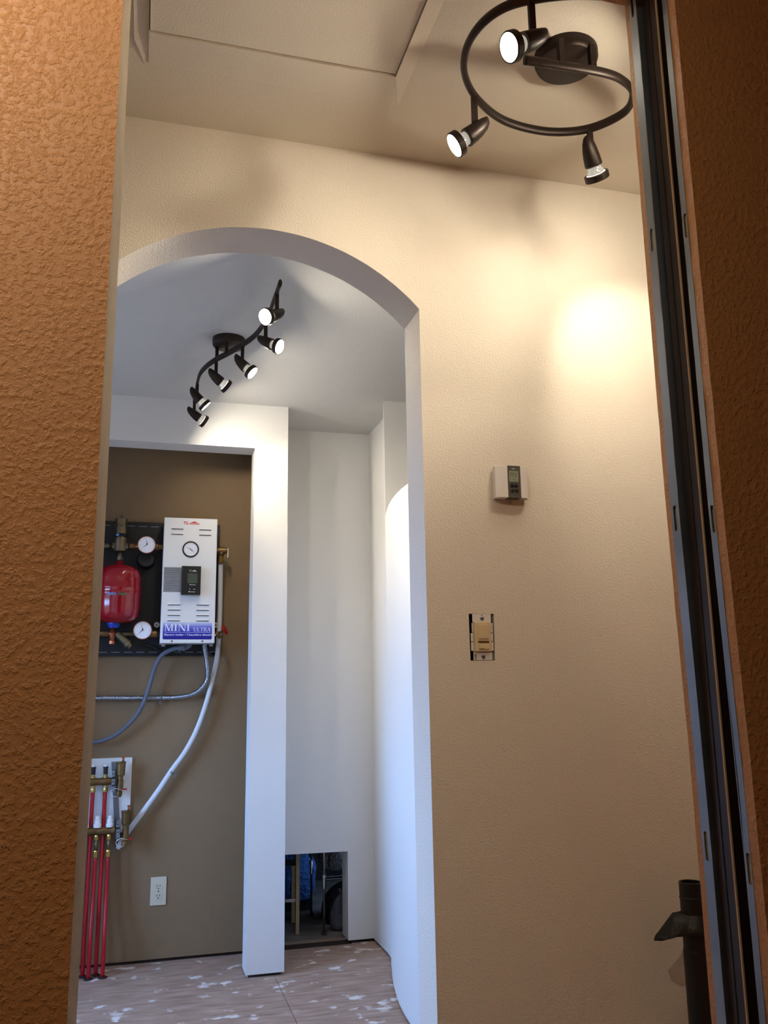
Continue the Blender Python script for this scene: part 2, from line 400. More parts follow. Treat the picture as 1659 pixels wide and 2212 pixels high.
# closet front wall with its post
out = [(.615, .012), (.613, ZC), (-1.8, ZC), (-1.8, .012), (-.50, .012), (-.50, 2.235), (.461, 2.232), (.457, .012)]
wc = struct(wall_xz('wall_closet', out, [], YP, YP2, ['white_paint', 'closet_paint'], lambda n, c: 1 if n.y > .5 else 0))
MB().box((.470, YP+.012, 0), (.602, YP2-.01, .0125)).build('bottom_plate', 'dark_plate', wc)
struct(MB().box((.50, YP2, 0), (.557, YB+.12, ZC), 0).box((.557, YP2, .012), (.614, YB+.12, ZC), 1).build('wall_partition', ['closet_paint', 'white_paint']))
struct(MB().box((-.86, YP2, 0), (-.80, YB+.12, ZC)).build('wall_closet_left', 'closet_paint'))
wb = struct(MB().box((-.86, YB, .014), (.50, YB+.12, ZC)).build('wall_back', 'closet_paint'))
MB().box((-.86, YB+.012, 0), (.50, YB+.1, .014)).build('bottom_plate', 'dark_plate', wb)
out = [(1.25, .014), (1.25, ZC), (.614, ZC), (.614, .405), (.967, .402), (.967, .014)]
wn = struct(wall_xz('wall_niche', out, [], YB+.01, YB+.13, ['white_paint'], None))
MB().box((.985, YB+.03, 0), (1.25, YB+.12, .0145)).build('bottom_plate', 'dark_plate', wn)
MB().box((.614, YB+.006, -.004), (.985, YB+.075, .0015)).build('sill_gap', 'dark_plate', wn)
# curved wall right of the niche
plan = [(1.090, 4.205), (1.091, 4.05), (1.089, 3.93), (1.072, 3.83), (1.048, 3.755), (1.022, 3.655), (.993, 3.525), (.962, 3.35), (.945, 3.18),
        (.944, 3.03), (.958, 2.88), (.995, 2.73), (1.055, 2.59), (1.14, 2.47), (1.26, 2.38), (1.42, 2.33), (1.60, 2.31)]
pl = spline([(x, y, 0) for x, y in plan], 6)
def curved(name, pts, z0, z1, th, mt):
    n = len(pts); v = []
    for j, p in enumerate(pts):
        t = (pts[min(j+1, n-1)]-pts[max(j-1, 0)]).normalized(); nr = Vector((-t.y, t.x, 0))   # to the far side
        for (q, z) in ((p, z0), (p, z1), (p+nr*th, z1), (p+nr*th, z0)): v.append((q.x, q.y, z))
    f = []; sm = []
    b = MB(); b.v = v
    for j in range(n-1):
        for k in range(4):
            f.append((j*4+k, (j+1)*4+k, (j+1)*4+(k+1) % 4, j*4+(k+1) % 4)); sm.append(k in (0, 2))
    f += [(0, 1, 2, 3), tuple(4*(n-1)+k for k in (3, 2, 1, 0))]; sm += [False, False]
    b.f = f; b.sm = sm; b.mi = [0]*len(f)
    return b.build(name, mt)
cut = 30
cw = struct(curved('wall_curved', pl[cut-1:], .010, 1.902, .11, 'white_paint'))
struct(curved('wall_niche_side', [p for p in pl if p.y > 3.775], .010, ZC, .09, 'white_paint'))
for o in bpy.data.objects:
    if o.name in ('wall_curved', 'wall_niche_side'):
        md = o.modifiers.new('split', 'EDGE_SPLIT'); md.split_angle = R(40)
pb = [p+Vector((.02, 0, 0)) for p in pl]
curved('bottom_plate', pb, 0, .0105, .07, 'dark_plate'); bp_ = [o for o in bpy.data.objects if o.name.startswith('bottom_plate')][-1]; par(bp_, cw)
struct(MB().poly([(1.0225,3.657,.010),(2.3,3.652,.010),(2.3,3.80,.010),(1.0585,3.80,.010),(1.0535,3.778,.010),(1.048,3.755,.010)], (0,0,ZC-.010)).build('wall_recess', 'white_paint'))
# outer walls
struct(MB().box((2.3, -1.9, 0), (2.4, 4.4, ZC)).build('wall_right', 'white_paint'))
struct(MB().box((-1.9, -1.9, 0), (-1.8, 1.9, ZC)).build('wall_hall_left', 'cream_paint'))
struct(MB().box((-1.9, -2.0, 0), (2.4, -1.9, ZC)).build('wall_rear', 'orange_paint'))
struct(outline_mesh('wall_left', [(1.86,0),(4.4,0),(4.4,ZC),(1.86,ZC)], [[(2.4,.75),(3.5,.75),(3.5,1.95),(2.4,1.95)]], .12, lambda u,v,w_:(-1.62+w_,u,v), 'white_paint'))
wf = MB()
for (a, b, c, d) in ((2.4,.75,3.5,.79), (2.4,1.91,3.5,1.95), (2.4,.79,2.44,1.91), (3.46,.79,3.5,1.91), (2.93,.79,2.97,1.91)): wf.box((-1.60,a,b), (-1.55,c,d))
wf = struct(wf.build('window_1', 'window_frame'))
MB().box((-1.577,2.44,.79), (-1.573,2.93,1.91)).build('pane', 'pane_glass', wf); MB().box((-1.577,2.97,.79), (-1.573,3.46,1.91)).build('pane', 'pane_glass', wf)
# storage space behind the access hole
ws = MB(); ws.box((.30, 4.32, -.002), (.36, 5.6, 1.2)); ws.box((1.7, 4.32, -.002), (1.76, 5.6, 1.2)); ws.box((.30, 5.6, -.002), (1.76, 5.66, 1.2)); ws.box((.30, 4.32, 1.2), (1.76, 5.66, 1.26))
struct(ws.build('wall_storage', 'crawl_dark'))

# ------------------------------------------------------------------ attic hatch
hx0, hx1, hy0, hy1 = -.036, .477, 1.03, 1.570
ha = empty('attic_hatch', (.22, 1.3, ZC), 'square painted attic hatch with feathered border in the hallway ceiling', 'hatch')
ox0, ox1, oy0, oy1, zi = -.0365, .512, .99, 1.672, ZC-.011
v = [(ox0,oy0,ZC-.0005),(ox1,oy0,ZC-.0005),(ox1,oy1,ZC-.0005),(ox0,oy1,ZC-.0005),(hx0,hy0,zi),(hx1,hy0,zi),(hx1,hy1,zi),(hx0,hy1,zi),(hx0,hy0,ZC-.0005),(hx1,hy0,ZC-.0005),(hx1,hy1,ZC-.0005),(hx0,hy1,ZC-.0005)]
f = [(0,1,5,4),(1,2,6,5),(2,3,7,6),(3,0,4,7),(4,5,9,8),(5,6,10,9),(6,7,11,10),(7,4,8,11)]
MB().add(v, f).build('border', 'ceiling_paint', ha)
rx = hx0-.0008
MB().add([(rx-.032,.99,ZC-.0005),(rx-.032,.99,ZC-.006),(rx,.99,ZC-.0008),(rx-.028,1.60,ZC-.0005),(rx-.028,1.60,ZC-.005),(rx,1.60,ZC-.0008),(rx-.008,1.672,ZC-.0007)],
         [(0,1,2),(0,3,4,1),(1,4,5,2),(0,2,5,3),(3,6,4),(4,6,5),(3,5,6)]).build('mud_ridge', 'ceiling_paint', ha)
MB().box((hx0+.002, hy0+.002, ZC-.007), (hx1-.002, hy1-.004, ZC-.003)).build('panel', 'ceiling_paint', ha)
MB().box((hx0, hy0, ZC-.0025), (hx1, hy1, ZC-.0008)).build('gap_shadow', 'ink_black', ha)

# ------------------------------------------------------------------ track lights
def head(fix, top, stem, d, power, size=1.0, lens='lens_light', cone=75, blend=.6):
    """one lamp head hung by a flat stem from the bar at 'top', aimed along d"""
    top = Vector(top); d = Vector(d).normalized(); piv = top-Vector((0, 0, stem)); s = size
    upv = Vector((0, 0, 1))-d*d.z; upv = upv.normalized() if upv.length > .05 else Vector((0, 1, 0))
    sd = d.cross(upv)
    rings = [(-.030,.004),(-.026,.0085),(-.016,.013),(0,.0165),(.016,.0185),(.030,.0195),(.034,.0195)]
    b = MB(); v = []; n = 20
    base = piv-upv*.016*s
    for t, r in rings:
        c = base+d*t*s+upv*(.0195-r)*.75*s
        for i in range(n):
            q = 2*math.pi*i/n; v.append(c+(upv*math.cos(q)+sd*math.sin(q))*r*s)
    f = [(j*n+i, j*n+(i+1) % n, (j+1)*n+(i+1) % n, (j+1)*n+i) for j in range(len(rings)-1) for i in range(n)]
    b.add(v, f, True); b.add(v[:n], [tuple(range(n))]); b.add(v[-n:], [tuple(range(n))])
    hd_ = b.build('lamp_head', 'bronze', fix)
    w_ = .006*s
    st = MB(); st.box((top.x-w_, top.y-w_*.6, piv.z-.004), (top.x+w_, top.y+w_*.6, top.z)); st.build('stem', 'bronze', hd_)
    MB().lathe(base, d, [(.032*s,.0140*s),(.039*s,.0140*s),(.044*s,.0160*s),(.053*s,.0215*s)], 20).build('bulb', 'bulb_glass', hd_)
    MB().lathe(base, d, [(.0515*s,.0215*s),(.0515*s,.0262*s),(.053*s,.0272*s),(.0645*s,.0272*s),(.066*s,.0265*s),(.066*s,.0240*s),(.064*s,.0240*s)], 28, smooth=False, caps=False).build('ring', 'bronze', hd_)
    MB().lathe(base, d, [(.0632*s,.0242*s),(.0645*s,.0242*s)], 28).build('lens', lens, hd_)
    ld = bpy.data.lights.new('lamp_beam', 'SPOT'); ld.energy = power; ld.color = SPOT_COL; ld.spot_size = R(cone); ld.spot_blend = blend; ld.shadow_soft_size = .02
    lo = bpy.data.objects.new('lamp_beam', ld); COL.objects.link(lo)
    p = base+d*.0690*s; lo.rotation_euler = d.to_track_quat('-Z', 'Y').to_euler(); lo.location = p; par(lo, hd_)
    return hd_
def C(p, x, y, z):        # an aim given as it looks from the doorway: right, up, towards the viewer
    v_ = (Vector((0, 0, H))-Vector(p)).normalized(); r_ = up2.cross(v_).normalized(); return r_*x+v_.cross(r_)*y+v_*z
zb = 2.362
sp = empty('spiral_spotlight', (.81, 1.43, ZC), 'bronze spiral ceiling spotlight in the hallway with three lit heads showing', 'ceiling light')
MB().lathe((.808, 1.430, ZC), (0, 0, -1), [(0,.066),(.014,.066),(.024,.062),(.026,.058),(.026,.0)], 40, caps=False).build('canopy', 'bronze', sp)
for x in (.765, .835): MB().box((x-.006, 1.3665, zb), (x+.006, 1.3785, ZC-.02)).build('post', 'bronze', sp)
path = [(.686,1.378),(.75,1.374),(.854,1.371),(.910,1.383),(.950,1.414),(.964,1.473),(.915,1.543),(.828,1.574),(.722,1.562),(.637,1.509),(.584,1.443),(.563,1.374),(.568,1.311),(.594,1.261),(.640,1.228),(.71,1.20),(.80,1.185),(.90,1.195),(.98,1.225),(1.04,1.27)]
MB().tube(spline([(x, y, zb) for x, y in path], 10), .009, 14, rad=lambda L: (.0068, .0105), flat=(0, 0, 1)).build('bar', 'bronze', sp)
for p, sl_, a in (((.633, 1.232, zb), .068, (-.74, -.10, .66)), ((.6254, 1.4983, zb), .070, (-.80, -.42, .44)), ((.918, 1.5405, zb), .050, (.27, -.95, -.16))):
    head(sp, p, sl_, C(p, *a), SPOT_W)
head(sp, (.940, 1.207, zb), .05, (-.42, .64, -.24), SPOT_W*1.2)      # the two heads hidden by the door jamb
head(sp, (1.04, 1.27, zb), .05, (.26, .56, -.50), SPOT_W*.6)
st = empty('wave_track_light', (.268, 3.108, ZC), 'wavy bronze track light with six lit heads seen through the arch', 'ceiling light')
MB().lathe((.268, 3.108, ZC), (0, 0, -1), [(0,.061),(.022,.061),(.030,.056),(.031,.0)], 40, caps=False).build('canopy', 'bronze', st)
for (x, y) in ((.256, 3.062), (.226, 3.122)): MB().box((x-.006, y-.006, zb), (x+.006, y+.006, ZC-.028)).build('post', 'bronze', st)
path = [(.362,2.448),(.361,2.557),(.360,2.673),(.353,2.770),(.335,2.872),(.305,2.956),(.267,3.041),(.228,3.116),(.196,3.195),(.176,3.287),(.172,3.395),(.172,3.520),(.172,3.63)]
MB().tube(spline([(x, y, zb) for x, y in path], 8), .009, 14, rad=lambda L: (.0060, .0120), flat=(0, 0, 1)).build('bar', 'bronze', st)
for p, sl_, a in (((.3614, 2.510, zb), .060, (-.62, -.10, .78)), ((.357, 2.734, zb), .060, (.80, -.22, .55)), ((.304, 2.958, zb), .054, (.72, -.58, .42)),
                  ((.2245, 3.124, zb), .054, (.78, -.62, -.12)), ((.171, 3.385, zb), .042, (.70, -.70, .14)), ((.172, 3.600, zb), .050, (.82, -.56, -.14))):
    head(st, p, sl_, C(p, *a), SPOT_W2, lens='track_lens_light')
# single spotlight on the entry room ceiling (behind the picture), aimed at the orange wall
el = empty('ceiling_spotlight', (-.42, .10, ZC), 'single bronze spotlight on the entry room ceiling', 'ceiling light')
MB().lathe((-.42, .10, ZC), (0, 0, -1), [(0,.05),(.016,.05),(.022,.045),(.022,.0)], 32, caps=False).build('canopy', 'bronze', el)
head(el, (-.42, .10, ZC-.02), .05, (.02, 1.0, -.55), LAMP_W, 1.0, cone=142, blend=1.0)
# ------------------------------------------------------------------ thermostat on the arch wall
th = empty('thermostat', (.825, YA, 1.575), 'white thermostat with dark centre band and small display above the dimmer', 'thermostat')
y0 = YA-.029
MB().box((.788, YA-.008, 1.5785), (.860, YA, 1.6485)).build('base', 'warm_white_plastic', th)
m = MB(); m.poly([(.7835,YA-.006,1.5755),(.7835,YA-.021,1.5755),(.795,y0+.001,1.5755),(.8125,y0,1.5755),(.8125,YA-.006,1.5755)], (0,0,.077)); m.build('left_cover', 'warm_white_plastic', th, .0012)
m = MB(); m.poly([(.8665,YA-.006,1.5755),(.8665,YA-.021,1.5755),(.857,y0+.001,1.5755),(.8445,y0,1.5755),(.8445,YA-.006,1.5755)], (0,0,.077)); m.build('right_cover', 'warm_white_plastic', th, .0012)
MB().box((.8127, y0-.0003, 1.5755), (.8443, YA-.006, 1.6527)).build('centre_band', 'dark_grey_plastic', th)
lc = MB().box((.8155, y0-.0010, 1.6135), (.8390, y0+.001, 1.6400)).build('display', 'lcd_grey', th)
text('digits', '77.5', .0125, lambda x, y, z: (.8175+x*.78, y0-.0012-z, 1.6265+y), 'lcd_dark', lc, ext=.0001)
text('digits', 'on', .006, lambda x, y, z: (.826+x*.8, y0-.0012-z, 1.6175+y), 'lcd_dark', lc, ext=.0001)
MB().box((.8230, y0-.0006, 1.6445), (.8310, y0, 1.6458)).build('mark', 'warm_white_plastic', th)
for (x, z) in ((.8225,1.6050),(.8325,1.6050),(.8235,1.5930),(.8335,1.5930)):
    MB().lathe((x, y0, z), (0,-1,0), [(0,.0042),(.002,.0040),(.003,.0025)], 16).build('button', 'ink_black', th)

# ------------------------------------------------------------------ dimmer switch without its cover plate
sw = empty('dimmer_switch', (.744, YA, 1.2005), 'almond dimmer switch without cover plate in its open wall box', 'switch')
MB().box((.7135, YA+.045, 1.199), (.7765, YA+.05, 1.308)).build('wall_box', 'void_black', sw)
ys = YA-.0005
for (z0, z1) in ((1.2865,1.3060),(1.2015,1.2195)):
    MB().box((.7225, ys, z0), (.7675, YA+.0018, z1)).build('strap', 'warm_white_plastic', sw)
    zc = (z0+z1)/2
    MB().lathe((.7455, ys, zc-.001), (0,-1,0), [(0,.0046),(.0012,.0042),(.0018,.002)], 18).build('screw', 'galvanised', sw)
    MB().box((.7418, ys-.0022, zc-.0016), (.7492, ys-.0008, zc-.0004)).build('screw_slot', 'ink_black', sw)
    MB().lathe((.7455, ys+.0002, zc+(.0065 if z0 > 1.25 else -.0065)), (0,-1,0), [(0,.0013),(.0004,.0013)], 10).build('hole', 'ink_black', sw)
for i in range(4): MB().box((.7250, ys-.0004, 1.2035+i*.0032), (.7285, ys+.0002, 1.2050+i*.0032)).build('scale_mark', 'ink_black', sw)
for (x0, x1) in ((.7175,.7240),(.7645,.7712)):
    for (z0, z1) in ((1.2225,1.2420),(1.2435,1.2620),(1.2635,1.2850)):
        if x0 < .72 and z0 > 1.262: x0 = .7205
        MB().box((x0, ys+.0004, z0), (x1, YA+.002, z1)).build('heat_fin', 'warm_white_plastic', sw)
bd = MB().box((.7245, YA-.0065, 1.2205), (.7640, YA+.012, 1.2860)).build('face', 'almond_plastic', sw, .0012)
MB().box((.7325, YA-.0085, 1.2490), (.7575, YA-.006, 1.2815)).build('rocker', 'almond_plastic', bd, .001)
MB().box((.7320, YA-.0078, 1.2405), (.7580, YA-.0062, 1.2440)).build('slot', 'dull_brass', bd)
MB().box((.7330, YA-.0082, 1.2255), (.7585, YA-.006, 1.2365)).build('slider', 'almond_plastic', bd, .001)
MB().box((.7360, YA-.0086, 1.2262), (.7450, YA-.0078, 1.2272)).build('slider_mark', 'dull_brass', bd)

# ------------------------------------------------------------------ black drain pipe with torn membrane collar
dp = empty('drain_pipe', (1.160, 1.75, 0), 'black plastic standpipe with a torn membrane collar in the hallway corner', 'pipe')
MB().lathe((1.160, 1.75, 0), (0,0,1), [(0,.0262),(.585,.0262),(.592,.0246),(.700,.0246),(.724,.0246),(.724,.0205),(.60,.0205)], 28, smooth=False, caps=False).build('tube', 'black_plastic', dp)
MB().lathe((1.160, 1.75, .690), (0,0,1), [(0,.0246),(.001,.0256),(.004,.0256),(.005,.0246)], 28, caps=False).build('bead', 'black_plastic', dp)
# collar: a folded skirt of membrane with a beak that points left
n = 36; v = []; f = []
for j, (rr, dz) in enumerate(((.0255,.034),(.033,.022),(.040,.004),(.036,-.004),(.0265,-.006))):
    for i in range(n):
        q = 2*math.pi*i/n; beak = max(0, math.cos(q-math.pi))**10
        r_ = rr*(1+.10*math.sin(3*q+j))+beak*(0,.018,.062,.058,0)[j]*1.0
        z_ = .628+dz+(.012*math.cos(2*q+.6) if j in (1,) else 0)+(-.018 if j == 2 else 0)*beak+(.020 if j < 2 else 0)*max(0, math.cos(q))
        v.append((1.160+r_*math.cos(q), 1.75+r_*math.sin(q), z_))
for j in range(4):
    for i in range(n): f.append((j*n+i, j*n+(i+1) % n, (j+1)*n+(i+1) % n, (j+1)*n+i))
MB().add(v, f, True).build('membrane_collar', 'black_membrane', dp)

# ------------------------------------------------------------------ boiler in the closet
YF = 4.03
bo = empty('electric_boiler', (.195, 4.16, 1.358), 'white electric boiler cabinet with blue name plate on the closet wall', 'boiler')
MB().box((.0745, YF, 1.3585), (.3145, 4.150, 1.931)).build('cabinet', 'boiler_white', bo, .003)
for x in (.082, .292): MB().box((x, YF+.015, 1.345), (x+.016, YF+.018, 1.3585)).build('bottom_tab', 'galvanised', bo)
def louver(x0, x1, z):
    o = MB().add([(x0,YF,z+.007),(x1,YF,z+.007),(x1,YF-.005,z),(x0,YF-.005,z),(x0,YF,z),(x1,YF,z)], [(0,1,2,3),(3,2,5,4),(0,3,4),(1,5,2)]).build('louver', 'boiler_white', bo)
    MB().box((x0+.001, YF-.0035, z-.0026), (x1-.001, YF+.001, z-.0001)).build('slit', 'ink_black', o)
for z in (1.879, 1.854):
    louver(.1065, .1615, z); louver(.2315, .2870, z)
for z in (1.531, 1.5075, 1.4835, 1.4595):
    louver(.1025, .1590, z); louver(.2290, .2860, z)
def dial(parent, name, c, r, bez, bz, needles, nticks=25, body=.03):
    x, y, z = c
    g = MB().lathe((x, y+body, z), (0,-1,0), [(0,r*.6),(body*.5,r*.85),(body-.006,r),(body,r),(body+.0015,r-.0015),(body+.0015,r-bez),(body-.001,r-bez)], 40, smooth=False, caps=False).build(name, bz, parent)
    MB().lathe((x, y+.0012, z), (0,-1,0), [(0,r-bez),(.0010,r-bez)], 40).build('dial_face', 'ink_white', g)
    t = MB()
    for i in range(nticks):
        q = R(-135+270*i/(nticks-1)); L = .16 if i % 4 == 0 else .09
        for_ = (math.sin(q), math.cos(q)); r0 = (r-bez)*(.94-L); r1 = (r-bez)*.94; hw = .0005
        px, pz = for_[1]*hw, -for_[0]*hw
        t.poly([(x+for_[0]*r0-px, y-.0001, z+for_[1]*r0-pz), (x+for_[0]*r0+px, y-.0001, z+for_[1]*r0+pz), (x+for_[0]*r1+px, y-.0001, z+for_[1]*r1+pz), (x+for_[0]*r1-px, y-.0001, z+for_[1]*r1-pz)], (0,-.0002,0))
    t.build('scale_marks', 'sticker_silver', g)
    for (ang, ln, cx, cz) in needles:
        q = R(ang); dx, dz = math.sin(q), math.cos(q); ox, oz = x+cx*r, z+cz*r; hw = .0011
        MB().poly([(ox-dz*hw-dx*.15*ln*r, y-.0012, oz+dx*hw-dz*.15*ln*r), (ox+dz*hw-dx*.15*ln*r, y-.0012, oz-dx*hw-dz*.15*ln*r), (ox+dx*ln*r, y-.0012, oz+dz*ln*r)], (0,-.0005,0)).build('needle', 'ink_black', g)
        MB().lathe((ox, y-.001, oz), (0,-1,0), [(0,.0024),(.0012,.0022)], 12).build('hub', 'ink_black', g)
    return g
dial(bo, 'pressure_gauge', (.1960, YF-.004, 1.785), .0375, .0065, 'black_plastic', [(-62, .62, 0, 0), (128, .40, .15, -.15)], 22, .006)
stk = MB().box((.0805, YF-.0006, 1.5875), (.1565, YF, 1.7005)).build('rating_sticker', 'sticker_silver', bo)
tl = MB()
for i, z in enumerate((1.692,1.684,1.676,1.668,1.654,1.636,1.626,1.616,1.606,1.598)):
    a_ = .086; b_ = (.148,.140,.150,.132,.136,.150,.128,.144,.120,.112)[i]
    tl.box((a_, YF-.0008, z), (b_, YF-.0005, z+.0013))
tl.build('print', 'dark_grey_plastic', stk)
ct = MB().box((.1580, YF-.035, 1.5735), (.2435, YF, 1.7035)).build('controller', 'black_plastic', bo, .002)
yc = YF-.0353
MB().box((.1840, yc-.0003, 1.6240), (.2280, yc+.001, 1.6700)).build('display', 'lcd_dark', ct)
MB().box((.1935, yc-.0003, 1.6165), (.2210, yc+.001, 1.6182)).build('print', 'ink_white', ct)
MB().box((.1955, yc-.0003, 1.5965), (.1975, yc+.001, 1.6010)).box((.2115, yc-.0003, 1.5970), (.2190, yc+.001, 1.5990)).build('print', 'ink_white', ct)
MB().box((.2000, yc-.0003, 1.5850), (.2190, yc+.001, 1.5867)).box((.1910, yc-.0003, 1.5845), (.1975, yc+.001, 1.5885)).build('print', 'ink_white', ct)
def roof_mark(x, y, z, w_, h_, m_, parent):
    t = MB(); d = (0, -.0004, 0)
    t.poly([(x, y, z), (x+w_*.5, y, z+h_), (x+w_, y, z), (x+w_*.82, y, z+h_*.12), (x+w_*.5, y, z+h_*.42), (x+w_*.2, y, z+h_*.12)], d)
    t.poly([(x+w_*.28, y, z+h_*.08), (x+w_*.5, y, z+h_*.36), (x+w_*.74, y, z+h_*.08)], d)
    t.poly([(x, y, z-h_*.32), (x+w_*.95, y, z-h_*.32), (x+w_, y, z-h_*.08), (x, y, z-h_*.08)], d)
    return t.build('logo', m_, parent)
roof_mark(.1840, YF-.0001, 1.9055, .050, .011, 'ink_red', bo)
text('logo', 'T2', .0185, lambda x, y, z: (.1600+x*1.0, YF-.0003-z, 1.9010+y*1.0), 'ink_red', bo, bold=.0006)
roof_mark(.2030, yc-.0001, 1.6800, .022, .005, 'ink_white', ct)
text('logo', 'T2', .009, lambda x, y, z: (.1905+x, yc-.0003-z, 1.6785+y), 'ink_white', ct)
# name plate with serif lettering
pltm = outline_mesh('name_plate', rrect(.0855, 1.3755, .3015, 1.4515, .005), [], .0008, lambda u,v,w_:(u,YF-.0008+w_,v), 'plate_blue', None, bo)
yt = YF-.0009
def bar(x0,z0,x1,z1,t): # slanted stroke, horizontal thickness t
    return [(x0,z0),(x0+t,z0),(x1+t,z1),(x1,z1)]
SER = .045
GL = {
 'M': (1.02, [bar(.12,0,.12,1,.05), bar(.47,0,.10,1,.15), bar(.47,0,.78,1,.06), bar(.78,0,.78,1,.14), bar(.02,0,.02,SER,.25), bar(.70,0,.70,SER,.30), bar(.02,1-SER,.02,1,.22), bar(.74,1-SER,.74,1,.26)]),
 'I': (.44, [bar(.14,0,.14,1,.15), bar(.03,0,.03,SER,.37), bar(.03,1-SER,.03,1,.37)]),
 'N': (.90, [bar(.12,0,.12,1,.05), bar(.64,0,.08,1,.17), bar(.74,0,.74,1,.05), bar(.02,0,.02,SER,.25), bar(.02,1-SER,.02,1,.2), bar(.64,1-SER,.64,1,.24)]),
 'U': (.86, [bar(.12,.25,.12,1,.14), bar(.66,.25,.66,1,.05), [(.12,.26),(.26,.26),(.30,.12),(.42,.05),(.55,.08),(.66,.26),(.71,.26),(.66,.1),(.52,0),(.38,-.01),(.22,.05)], bar(.02,1-SER,.02,1,.34), bar(.58,1-SER,.58,1,.22)]),
 'L': (.70, [bar(.12,0,.12,1,.14), bar(.02,0,.02,SER,.62), bar(.02,1-SER,.02,1,.34), [(.58,0),(.64,0),(.66,.26),(.62,.26)]]),
 'T': (.74, [bar(.30,0,.30,1,.14), bar(.18,0,.18,SER,.38), bar(.04,1-SER*1.4,.04,1,.66), [(.04,1),(.02,.76),(.06,.76),(.10,.96)], [(.70,1),(.72,.76),(.68,.76),(.64,.96)]]),
 'R': (.84, [bar(.12,0,.12,1,.14), bar(.02,0,.02,SER,.34), bar(.02,1-SER,.02,1,.40), [(.40,1),(.56,.97),(.65,.85),(.65,.68),(.56,.55),(.40,.50),(.40,.55),(.48,.60),(.51,.72),(.50,.88),(.40,.95)], bar(.24,.50,.24,.55,.2), bar(.66,0,.36,.52,.16), bar(.62,0,.62,SER,.24)]),
 'A': (.84, [bar(.06,0,.38,1,.05), bar(.62,0,.36,1,.15), bar(.2,.30,.2,.36,.4), bar(.0,0,.0,SER,.24), bar(.54,0,.54,SER,.32)]),
}
def serif(word, x, z, h, sx):
    for ch in word:
        wd, polys = GL[ch]; t = MB()
        for k, pg in enumerate(polys): t.poly([(x+a*h*sx, yt-.00004*k, z+b*h) for a, b in pg], (0, -.0004, 0))
        t.build('letter', 'ink_white', pltm); x += wd*h*sx
    return x
serif('MINI', .0905, 1.4125, .0330, 1.24)
serif('ULTRA', .2180, 1.4110, .0175, 1.12)
MB().box((.0920, yt-.0004, 1.4060), (.2960, yt+.0002, 1.4072)).build('rule', 'ink_white', pltm)
text('small_print', 'Electric boiler / Chaudi\u00e8re \u00e9lectrique', .0130, lambda x, y, z: (.0915+x*1.17, yt-.0002-z, 1.3920+y), 'ink_white', pltm, ext=.0002, bold=.0001)
for x in (.126, .260): MB().lathe((x, YF, 1.3675), (0,-1,0), [(0,.0042),(.002,.0040),(.003,.002)], 14).build('screw', 'nickel', bo)
# black mounting panel behind
mp = empty('mounting_panel', (.02, YB, 1.306), 'black steel mounting panel with slotted edges behind the boiler', 'panel')
slots = []
for i in range(12):
    x = -.31+i*.0545
    slots.append(rrect(x, 1.9075, x+.036, 1.9105, .0012, 2)); slots.append(rrect(x+.012, 1.3235, x+.048, 1.3265, .0012, 2))
outline_mesh('plate', [(-.33,1.3065),(.3280,1.3065),(.3370,1.929),(-.33,1.929)], slots, .004, lambda u,v,w_:(u,4.162+w_,v), 'black_steel', None, mp)
for i in range(12):
    x = -.31+i*.0545
    for (a_, b_) in ((x, 1.9077), (x+.012, 1.3237)): MB().box((a_+.0004, 4.1612, b_), (a_+.0356, 4.164, b_+.0026)).build('slot_lit_strip', 'sticker_silver', mp)  # pale strips paint the lit wall showing through the slots
for z in (1.9, 1.316): MB().box((-.33, 4.168, z), (.32, 4.19, z+.018)).build('slot_backing', 'sticker_silver', mp)  # pale backing added so the slots look bright, like lit wall behind
for x in (.060, .3270): 
    o = MB().lathe((x, 4.150, 1.449), (0,-1,0), [(-.012,.0125),(.002,.0125),(.003,.0115)], 20).build('lug', 'white_plastic', mp)
    MB().lathe((x, 4.147, 1.449), (0,-1,0), [(0,.0045),(.0018,.004),(.0018,.002)], 12, caps=False).build('screw', 'dark_grey_plastic', o)
MB().box((-.03, 4.1575, 1.862), (.025, 4.1622, 1.872)).build('embossing', 'black_steel', mp)
# piping on the panel: air separator line with gauges (upper), return line (lower)
up_ = empty('air_separator', (-.115, 4.10, 1.775), 'brass air separator on the upper pipe above the red tank', 'valve')
MB().lathe((-.115, 4.08, 1.775), (0,0,1), [(0,.026),(.004,.0275),(.055,.0275),(.060,.0265),(.112,.0265),(.114,.0235),(.121,.0235),(.122,.0265),(.146,.0275),(.149,.0275),(.150,.012),(.156,.006),(.156,.0045),(.168,.0055),(.172,.003)], 28, smooth=False).build('body', 'nickel', up_)
lb = MB().lathe((-.115, 4.08, 1.838), (0,0,1), [(0,.0270),(.016,.0270)], 28).build('band_label', 'ink_black', up_)
MB().box((-.135, 4.0520, 1.842), (-.122, 4.0605, 1.850)).build('mark', 'ink_blue', lb)
MB().cyl((-.115,4.08,1.776), (-.115,4.08,1.722), .011).lathe((-.115,4.08,1.735), (0,0,1), [(0,.014),(.014,.014)], 6, smooth=False).build('nipple', 'nickel', up_)
MB().lathe((-.150,4.08,1.799), (1,0,0), [(0,.017),(.008,.017),(.009,.020),(.062,.020),(.063,.017),(.07,.017)], 8, smooth=False).build('union', 'nickel', up_)
sl = empty('upper_pipe', (-.05, 4.08, 1.799), 'horizontal brass pipe with fittings leading into the boiler top', 'pipe')
MB().cyl((-.34,4.08,1.799), (-.150,4.08,1.799), .010).lathe((-.185,4.08,1.799), (1,0,0), [(0,.013),(.02,.013)], 8, smooth=False).build('left_tube', 'nickel', sl)
MB().cyl((-.08,4.08,1.800), (.075,4.08,1.799), .0105).build('tube', 'copper', sl)
